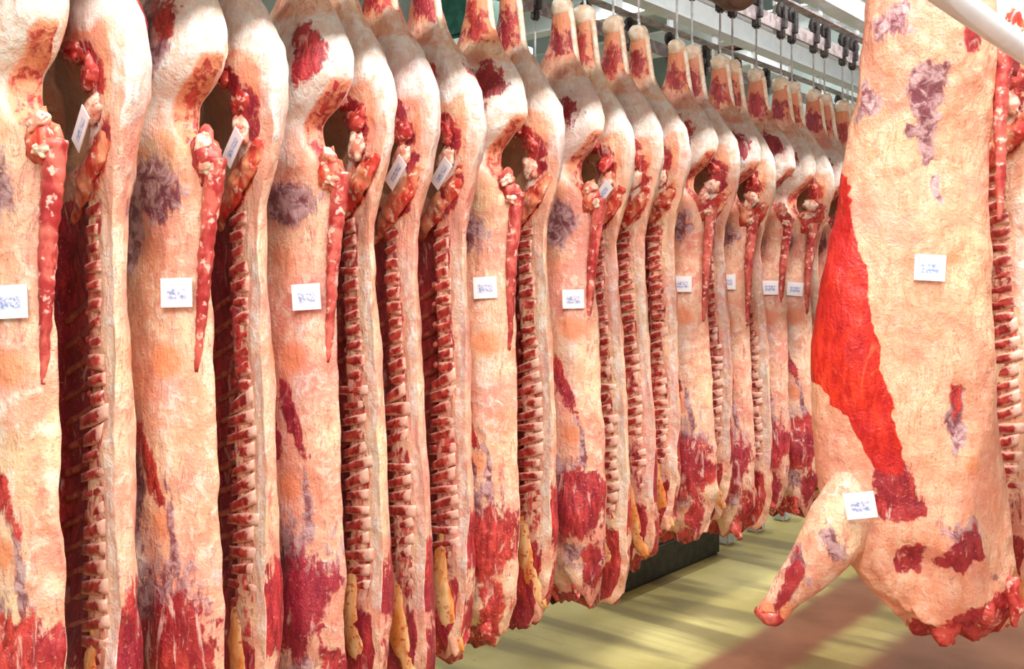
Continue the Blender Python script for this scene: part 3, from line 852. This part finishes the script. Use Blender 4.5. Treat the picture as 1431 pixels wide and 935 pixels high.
part('achilles_tendon', TENDON, hero)
# foreleg (sticks out down and toward the belly)
def foreleg():
    H = lambda px, py, w, r: (0.185 - hd(px), -w, hz(py), r)
    pts = [H(1215, 655, 0.05, 0.05), H(1205, 710, 0.07, 0.092), H(1180, 760, 0.085, 0.088), H(1150, 800, 0.085, 0.066), H(1122, 835, 0.08, 0.048), H(1105, 858, 0.075, 0.046), H(1097, 872, 0.072, 0.030)]
    sp = smooth_path(pts, 60)
    V, F = tube_data(sp[:, :3], sp[:, 3], 40, rough=0.009, freq=16, seed=3.0, flat=0.8)
    me = mesh_np('foreleg', V, F)
    x, z = 0.185 - V[:, 0], V[:, 2]
    P = lambda q, s=0.02: poly_mask(x, z, [(hd(a), hz(b)) for a, b in q], s)
    red = 0.85 * P([(1100, 870), (1120, 800), (1138, 760), (1150, 790), (1125, 840)], 0.025)
    pur = mx(P([(1108, 850), (1125, 790), (1140, 755), (1150, 785), (1128, 835)], 0.02), P([(1160, 730), (1190, 725), (1205, 770), (1180, 780)], 0.035) * 0.8, 0.7 * P([(1140, 800), (1165, 790), (1155, 825)], 0.03))
    warm = mx(P([(1080, 890), (1085, 845), (1130, 835), (1140, 870)], 0.03), 0.9 * P([(1140, 850), (1200, 815), (1215, 825), (1150, 865)], 0.03), 0.45 * P([(1150, 690), (1180, 690), (1180, 740), (1150, 740)], 0.03))
    bright = 0.56 * P([(1080, 895), (1085, 850), (1120, 848), (1120, 890)], 0.02)
    white = 0.3 + 0 * x
    for an, ch in (('tissue', (red, pur, warm)), ('tissue_two', (0 * x, white, bright))):
        at = me.attributes.new(an, 'FLOAT_COLOR', 'POINT')
        d = np.ones((len(V), 4), np.float32)
        for j in range(3): d[:, j] = np.clip(ch[j], 0, 1)
        at.data.foreach_set('color', d.reshape(-1))
    me.materials.append(MEAT)
    return me
part('foreleg', foreleg(), hero, label='stubby foreleg cut off at the knee')
part('foreleg_joint', lump_part('foreleg_joint', 0.040, 41, 0.4, (1.1, 0.9, 0.8), 'tail'), hero, (0.185 - hd(1103), -0.075, hz(862)), label='raw red cut joint')
hero_tail = part('tail', tail_mesh(3, 0.03), hero, (0.03, 0.01, 0.175), (0, 0, 0), label='red and pale tail hanging from the rump')
part('tail_head', TAILHEAD[1], hero, (0.215, 0.0, 1.72), (0, 0, 0.3))
part('tail_head', TAILHEAD[0], hero, (0.235, 0.01, 1.78), (0, 0, 1.3))
lateral_tag(hero, hd(1308), hz(375), 3, TAG_A, HP, 0.014, hero_bump)
part('paper_tag', TAG_A, hero, (0.185 - hd(1218), -0.165, hz(695)), (0, math.radians(-10), -0.1), label='white paper tag with faint blue print')
for k, (px, py) in enumerate(((1330, 862), (1385, 840), (1420, 815))):
    part('neck_flap', FLAPS[k % 4], hero, (0.185 - hd(px), -0.07, hz(py)), (0, 0.3, k * 1.0))

# second rail: sides standing behind the hero
for i, (y, kind) in enumerate(((3.54, 'cut'), (3.83, 'fat'), (4.0, 'cut'), (4.29, 'fat'), (4.46, 'cut'), (4.75, 'fat'))):
    if kind == 'cut':
        o = make_cut_side(i + 1, y, math.radians(2), x=HX, dz=0.17)
    else:
        o = make_fat_side(i + 1, y, math.radians(-2), x=HX, dz=0.17)
    hang.append((HX, y, 0.17))
    if kind == 'cut': tag(o, 'split beef side with sawn spine behind the red-flanked side', 'beef side', 'split sides behind the red-flanked side')
    else: tag(o, 'fat side of beef wedged between the split sides behind the red-flanked side', 'beef side', 'fat sides behind the red-flanked side')
hang.append((HX, HY, HERO_Z0 - BASEZ))

# ------------------------------------------------------------------ hooks with trolleys
RAIL_Z = 3.10
def hook_parts():
    rod = tube_mesh('rod', [(0, 0, 0.30, 0.0055), (0, 0, 0.02, 0.0055)], 4, 8)
    hk = tube_mesh('hook', [(0, 0, 0.03, 0.006), (0.004, 0, -0.01, 0.0065), (0.028, 0, -0.045, 0.0065), (0.0, 0, -0.075, 0.0065), (-0.028, 0, -0.055, 0.0055), (-0.034, 0, -0.03, 0.003)], 26, 8)
    bm = bmesh.new()
    bmesh.ops.create_cone(bm, segments=20, radius1=0.045, radius2=0.045, depth=0.018, cap_ends=True, matrix=Matrix.Translation((0, 0, 0.375)) @ Matrix.Rotation(math.pi / 2, 4, 'Y'))
    bmesh.ops.create_cone(bm, segments=14, radius1=0.016, radius2=0.016, depth=0.05, cap_ends=True, matrix=Matrix.Translation((0, 0, 0.375)) @ Matrix.Rotation(math.pi / 2, 4, 'Y'))
    wheel = bm_mesh('wheel', bm)
    bm = bmesh.new()
    box_bm(bm, 0.022, 0.032, -0.022, 0.022, 0.28, 0.40, 0.004)
    box_bm(bm, -0.01, 0.032, -0.022, 0.022, 0.272, 0.292, 0.004)
    box_bm(bm, -0.020, 0.020, -0.024, 0.024, 0.215, 0.276, 0.010)
    br = bm_mesh('bracket', bm)
    rod.materials.append(M['steel']); hk.materials.append(M['steel']); wheel.materials.append(M['dark']); br.materials.append(M['dark'])
    return (('rod', rod), ('hook', hk), ('wheel', wheel), ('bracket', br))
HPARTS = hook_parts()
def make_hook(x, y, z, label, group):
    t = empty('trolley_hook', (x, y, z))
    for n, me in HPARTS: part(n, me, t)
    return tag(t, label, 'hook', group)
HOOK_LIFT = 0.0
for (x, y, dz) in hang:
    make_hook(x, y, BASEZ + 2.425 + dz, 'wheeled trolley hook on the overhead rail holding up a beef side', 'trolley hooks carrying beef sides')
for k in range(12):
    make_hook(-3.35, 4.2 + k * 0.46, 2.86, 'empty wheeled trolley hook on the idle rail behind the row', 'empty trolley hooks on the idle rail')

def make_rail(x, z, y0, y1, label, beam=True):
    t = empty('overhead_rail', (x, y0, z))
    part('track', bm_box_mat('track', -0.008, 0.008, 0, y1 - y0, -0.045, 0.03, M['rail']), t)
    part('track_flange', bm_box_mat('track_flange', -0.032, 0.032, 0, y1 - y0, 0.13, 0.142, M['rail']), t)
    n = int((y1 - y0) / 0.6)
    hg = bm_box_mat('hanger', -0.075, -0.055, -0.025, 0.025, -0.03, 0.26, M['white_paint'])
    arm = bm_box_mat('hanger_arm', -0.06, -0.007, -0.02, 0.02, -0.03, -0.005, M['white_paint'])
    for k in range(n):
        part('hanger', hg, t, (0, 0.3 + k * 0.6, 0)); part('hanger_arm', arm, t, (0, 0.3 + k * 0.6, 0))
    if beam:
        bm = bmesh.new()
        box_bm(bm, -0.10, 0.02, 0, y1 - y0, 0.25, 0.27); box_bm(bm, -0.045, -0.035, 0, y1 - y0, 0.27, 0.43); box_bm(bm, -0.10, 0.02, 0, y1 - y0, 0.43, 0.45)
        me = bm_mesh('girder', bm); me.materials.append(M['white_paint']); part('girder', me, t)
    return tag(t, label, 'rail')
def bm_box_mat(name, x0, x1, y0, y1, z0, z1, mat, bev=0.0):
    me = box_mesh(name, x0, x1, y0, y1, z0, z1, bev); me.materials.append(mat); return me
make_rail(ROWX, BASEZ + 2.425 + 0.33 - 0.03, -1.0, 10.4, 'worn steel overhead rail with white girder above the long row of beef sides')
make_rail(-3.35, 2.86 + 0.30, 3.0, 10.4, 'worn steel overhead rail carrying empty hooks behind the row')
make_rail(HX, BASEZ + 0.17 + 2.425 + 0.30, 2.7, 10.4, 'worn steel overhead rail above the red-flanked beef side')

# white pipe in front of the second row's shanks
t = empty('guard_pipe', (-0.62, 2.0, 2.235))
me = tube_mesh('pipe', [(0, 0, 0, 0.029), (0, 8.3, 0, 0.029)], 4, 20); me.materials.append(M['white_paint']); part('pipe', me, t)
for k in range(5):
    me_ = bm_box_mat('pipe_bracket', 0.03, 0.05, -0.02, 0.02, 0, CEIL - 2.245, M['white_paint']) if k == 0 else me_
    part('pipe_bracket', me_, t, (0.0, 2.6 + k * 1.3, 0))
tag(t, 'white horizontal guard pipe passing beside the shanks of the second rail', 'pipe')

# drive motor hanging at the main rail
t = empty('drive_motor', (-2.18, 4.22, 3.0))
bm = bmesh.new()
prof_m = [(0.0, -0.07), (0.05, -0.065), (0.10, -0.03), (0.135, 0.02), (0.15, 0.09), (0.15, 0.20), (0.10, 0.24), (0, 0.24)]
ringv = []
for r_, z_ in prof_m:
    ringv.append([bm.verts.new((max(r_, 1e-4) * math.cos(a), max(r_, 1e-4) * math.sin(a), z_)) for a in np.linspace(0, 2 * math.pi, 24, endpoint=False)])
for a, b in zip(ringv, ringv[1:]):
    for k in range(24): bm.faces.new((a[k], a[(k + 1) % 24], b[(k + 1) % 24], b[k]))
me = bm_mesh('housing', bm, True); me.materials.append(M['motor']); part('housing', me, t)
part('hanger_rod', bm_box_mat('hanger_rod', -0.02, 0.02, -0.02, 0.02, 0.23, CEIL - 3.0, M['steel']), t)
part('terminal_box', bm_box_mat('terminal_box', 0.13, 0.21, -0.05, 0.05, 0.06, 0.15, M['motor'], 0.008), t)
tag(t, 'brown domed drive motor hanging over the row at the overhead rail', 'motor')

# white panels and brown strip on far wall
def far_x(px, yy): 
    q = (px - 715.5) / 1400
    return (q * yy * C40 - yy * S40) / (C40 + q * S40)
def far_z(px, py, yy):
    X = far_x(px, yy); fw = -X * S40 + yy * C40
    return EYE + (400 - py) / 1400 * fw
YW = 9.6
def wall_panel(x0, x1, y0, y1, label):
    xa, xb = far_x(x0, YW), far_x(x1, YW)
    zb, za = far_z(x0, y0, YW), far_z(x0, y1, YW)
    t = empty('cooler_panel', ((xa + xb) / 2, YW, za))
    w = (xb - xa) / 2
    bm = bmesh.new(); box_bm(bm, -w, w, -0.04, Y1 - YW, 0, zb - za, 0.012)
    me = bm_mesh('panel', bm); me.materials.append(M['white_paint']); part('panel', me, t)
    bm = bmesh.new(); box_bm(bm, -w + 0.03, w - 0.03, -0.05, -0.04, 0.03, zb - za - 0.03, 0.004)
    me = bm_mesh('cover', bm); me.materials.append(M['white_paint']); part('cover', me, t)
    return tag(t, label, 'panel', None)
wall_panel(1003, 1052, 32, 59, 'white cooler panel above the brown strip on the far wall')
wall_panel(1003, 1052, 76, 98, 'white cooler panel below the brown strip on the far wall')
wall_panel(868, 912, -12, 16, 'small white cooler panel high on the far wall beside the motor')
wall_panel(930, 962, 34, 60, 'narrow white cooler panel on the far wall near the hooks')
xa, xb = far_x(998, YW), far_x(1068, YW)
o = link('bumper_strip', box_mesh('bumper_strip', xa, xb, YW - 0.10, Y1, far_z(1000, 73, YW), far_z(1000, 61, YW), 0.01), M['brown_strip'])
tag(o, 'brown bumper strip between white panels on the far wall', 'bumper')
# dark green housing seen between the shanks
t = empty('cooling_unit', (-5.2, 5.7, 3.5))
part('casing', bm_box_mat('casing', -0.35, 0.35, -0.25, 0.25, 0, 0.55, M['green'], 0.03), t)
part('drip_tray', bm_box_mat('drip_tray', -0.4, 0.4, -0.3, 0.3, -0.08, -0.02, M['white_paint'], 0.01), t)
part('bracket', bm_box_mat('bracket', -0.03, 0.03, -0.03, 0.03, 0.55, CEIL - 3.5, M['steel']), t)
tag(t, 'dark green cooling unit hung from the ceiling behind the row', 'cooler')

# ceiling girders crossing the room
for k, yy in enumerate((7.2, 8.6)):
    bm = bmesh.new()
    box_bm(bm, X0, X1, yy - 0.08, yy + 0.08, 3.95, 3.97); box_bm(bm, X0, X1, yy - 0.01, yy + 0.01, 3.97, 4.15); box_bm(bm, X0, X1, yy - 0.08, yy + 0.08, 4.15, 4.17)
    o = link('ceiling_girder', bm_mesh('ceiling_girder', bm), M['white_paint'])
    tag(o, 'white steel girder crossing the room under the ceiling', 'girder', 'white girders under the ceiling')

# black kerb with grey feet behind the row
t = empty('drain_kerb', (-3.08, 4.42, 0))
part('kerb', bm_box_mat('kerb', -0.10, 0.10, 0, 1.15, 0.0, 0.20, M['kerb'], 0.015), t)
foot = bm_box_mat('foot', -0.05, 0.05, -0.06, 0.06, 0, 0.20, M['steel'], 0.012)
for k in range(8): part('foot', foot, t, (0.0, 1.40 + k * 0.42, 0), label='grey steel foot')
tag(t, 'black low kerb with grey steel feet on the floor behind the row', 'kerb')

# unseen beam added over the aisle to throw a shade band on the rounds
t = empty('shadow_beam', (-1.30, -3.5, 3.262))
part('shadow_bar', bm_box_mat('shadow_bar', -0.065, 0.065, 0, 13.5, 0, 0.05, M['steel'], 0.008), t)
for k in range(6): part('hanger_rod', bm_box_mat('hanger_rod', -0.008, 0.008, -0.008, 0.008, 0.05, CEIL - 3.262, M['steel']), t, (0, 1.0 + 2.3 * k, 0))  # rods of the added shadow beam
tag(t, 'unseen grey steel beam added over the aisle to shade the beef row', 'shadow beam')
# ------------------------------------------------------------------ ceiling lamps
for (x, y, z, L, pw) in LAMPS:
    t = empty('ceiling_lamp', (x, y, z))
    part('housing', bm_box_mat('housing', -0.12, 0.12, -L / 2, L / 2, 0.02, 0.09, M['white_paint'], 0.01), t)
    part('diffuser', bm_box_mat('diffuser', -0.10, 0.10, -L / 2 + 0.03, L / 2 - 0.03, 0.0, 0.02, M['lamp']), t)
    for s in (-1, 1): part('hanger_rod', bm_box_mat('hanger_rod', -0.006, 0.006, s * L * .4 - 0.006, s * L * .4 + 0.006, 0.09, CEIL - z, M['steel']), t)
    ld = bpy.data.lights.new('lamp_light', 'AREA'); ld.shape = 'RECTANGLE'; ld.size = 0.07; ld.size_y = L; ld.energy = pw; ld.color = (1.0, 0.98, 0.95)
    lo = bpy.data.objects.new('lamp_light', ld); COL.objects.link(lo); lo.parent = t; lo.location = (0, 0, -0.01)
    tag(t, 'long white strip lamp hanging from the ceiling', 'lamp', 'strip lamps under the ceiling')
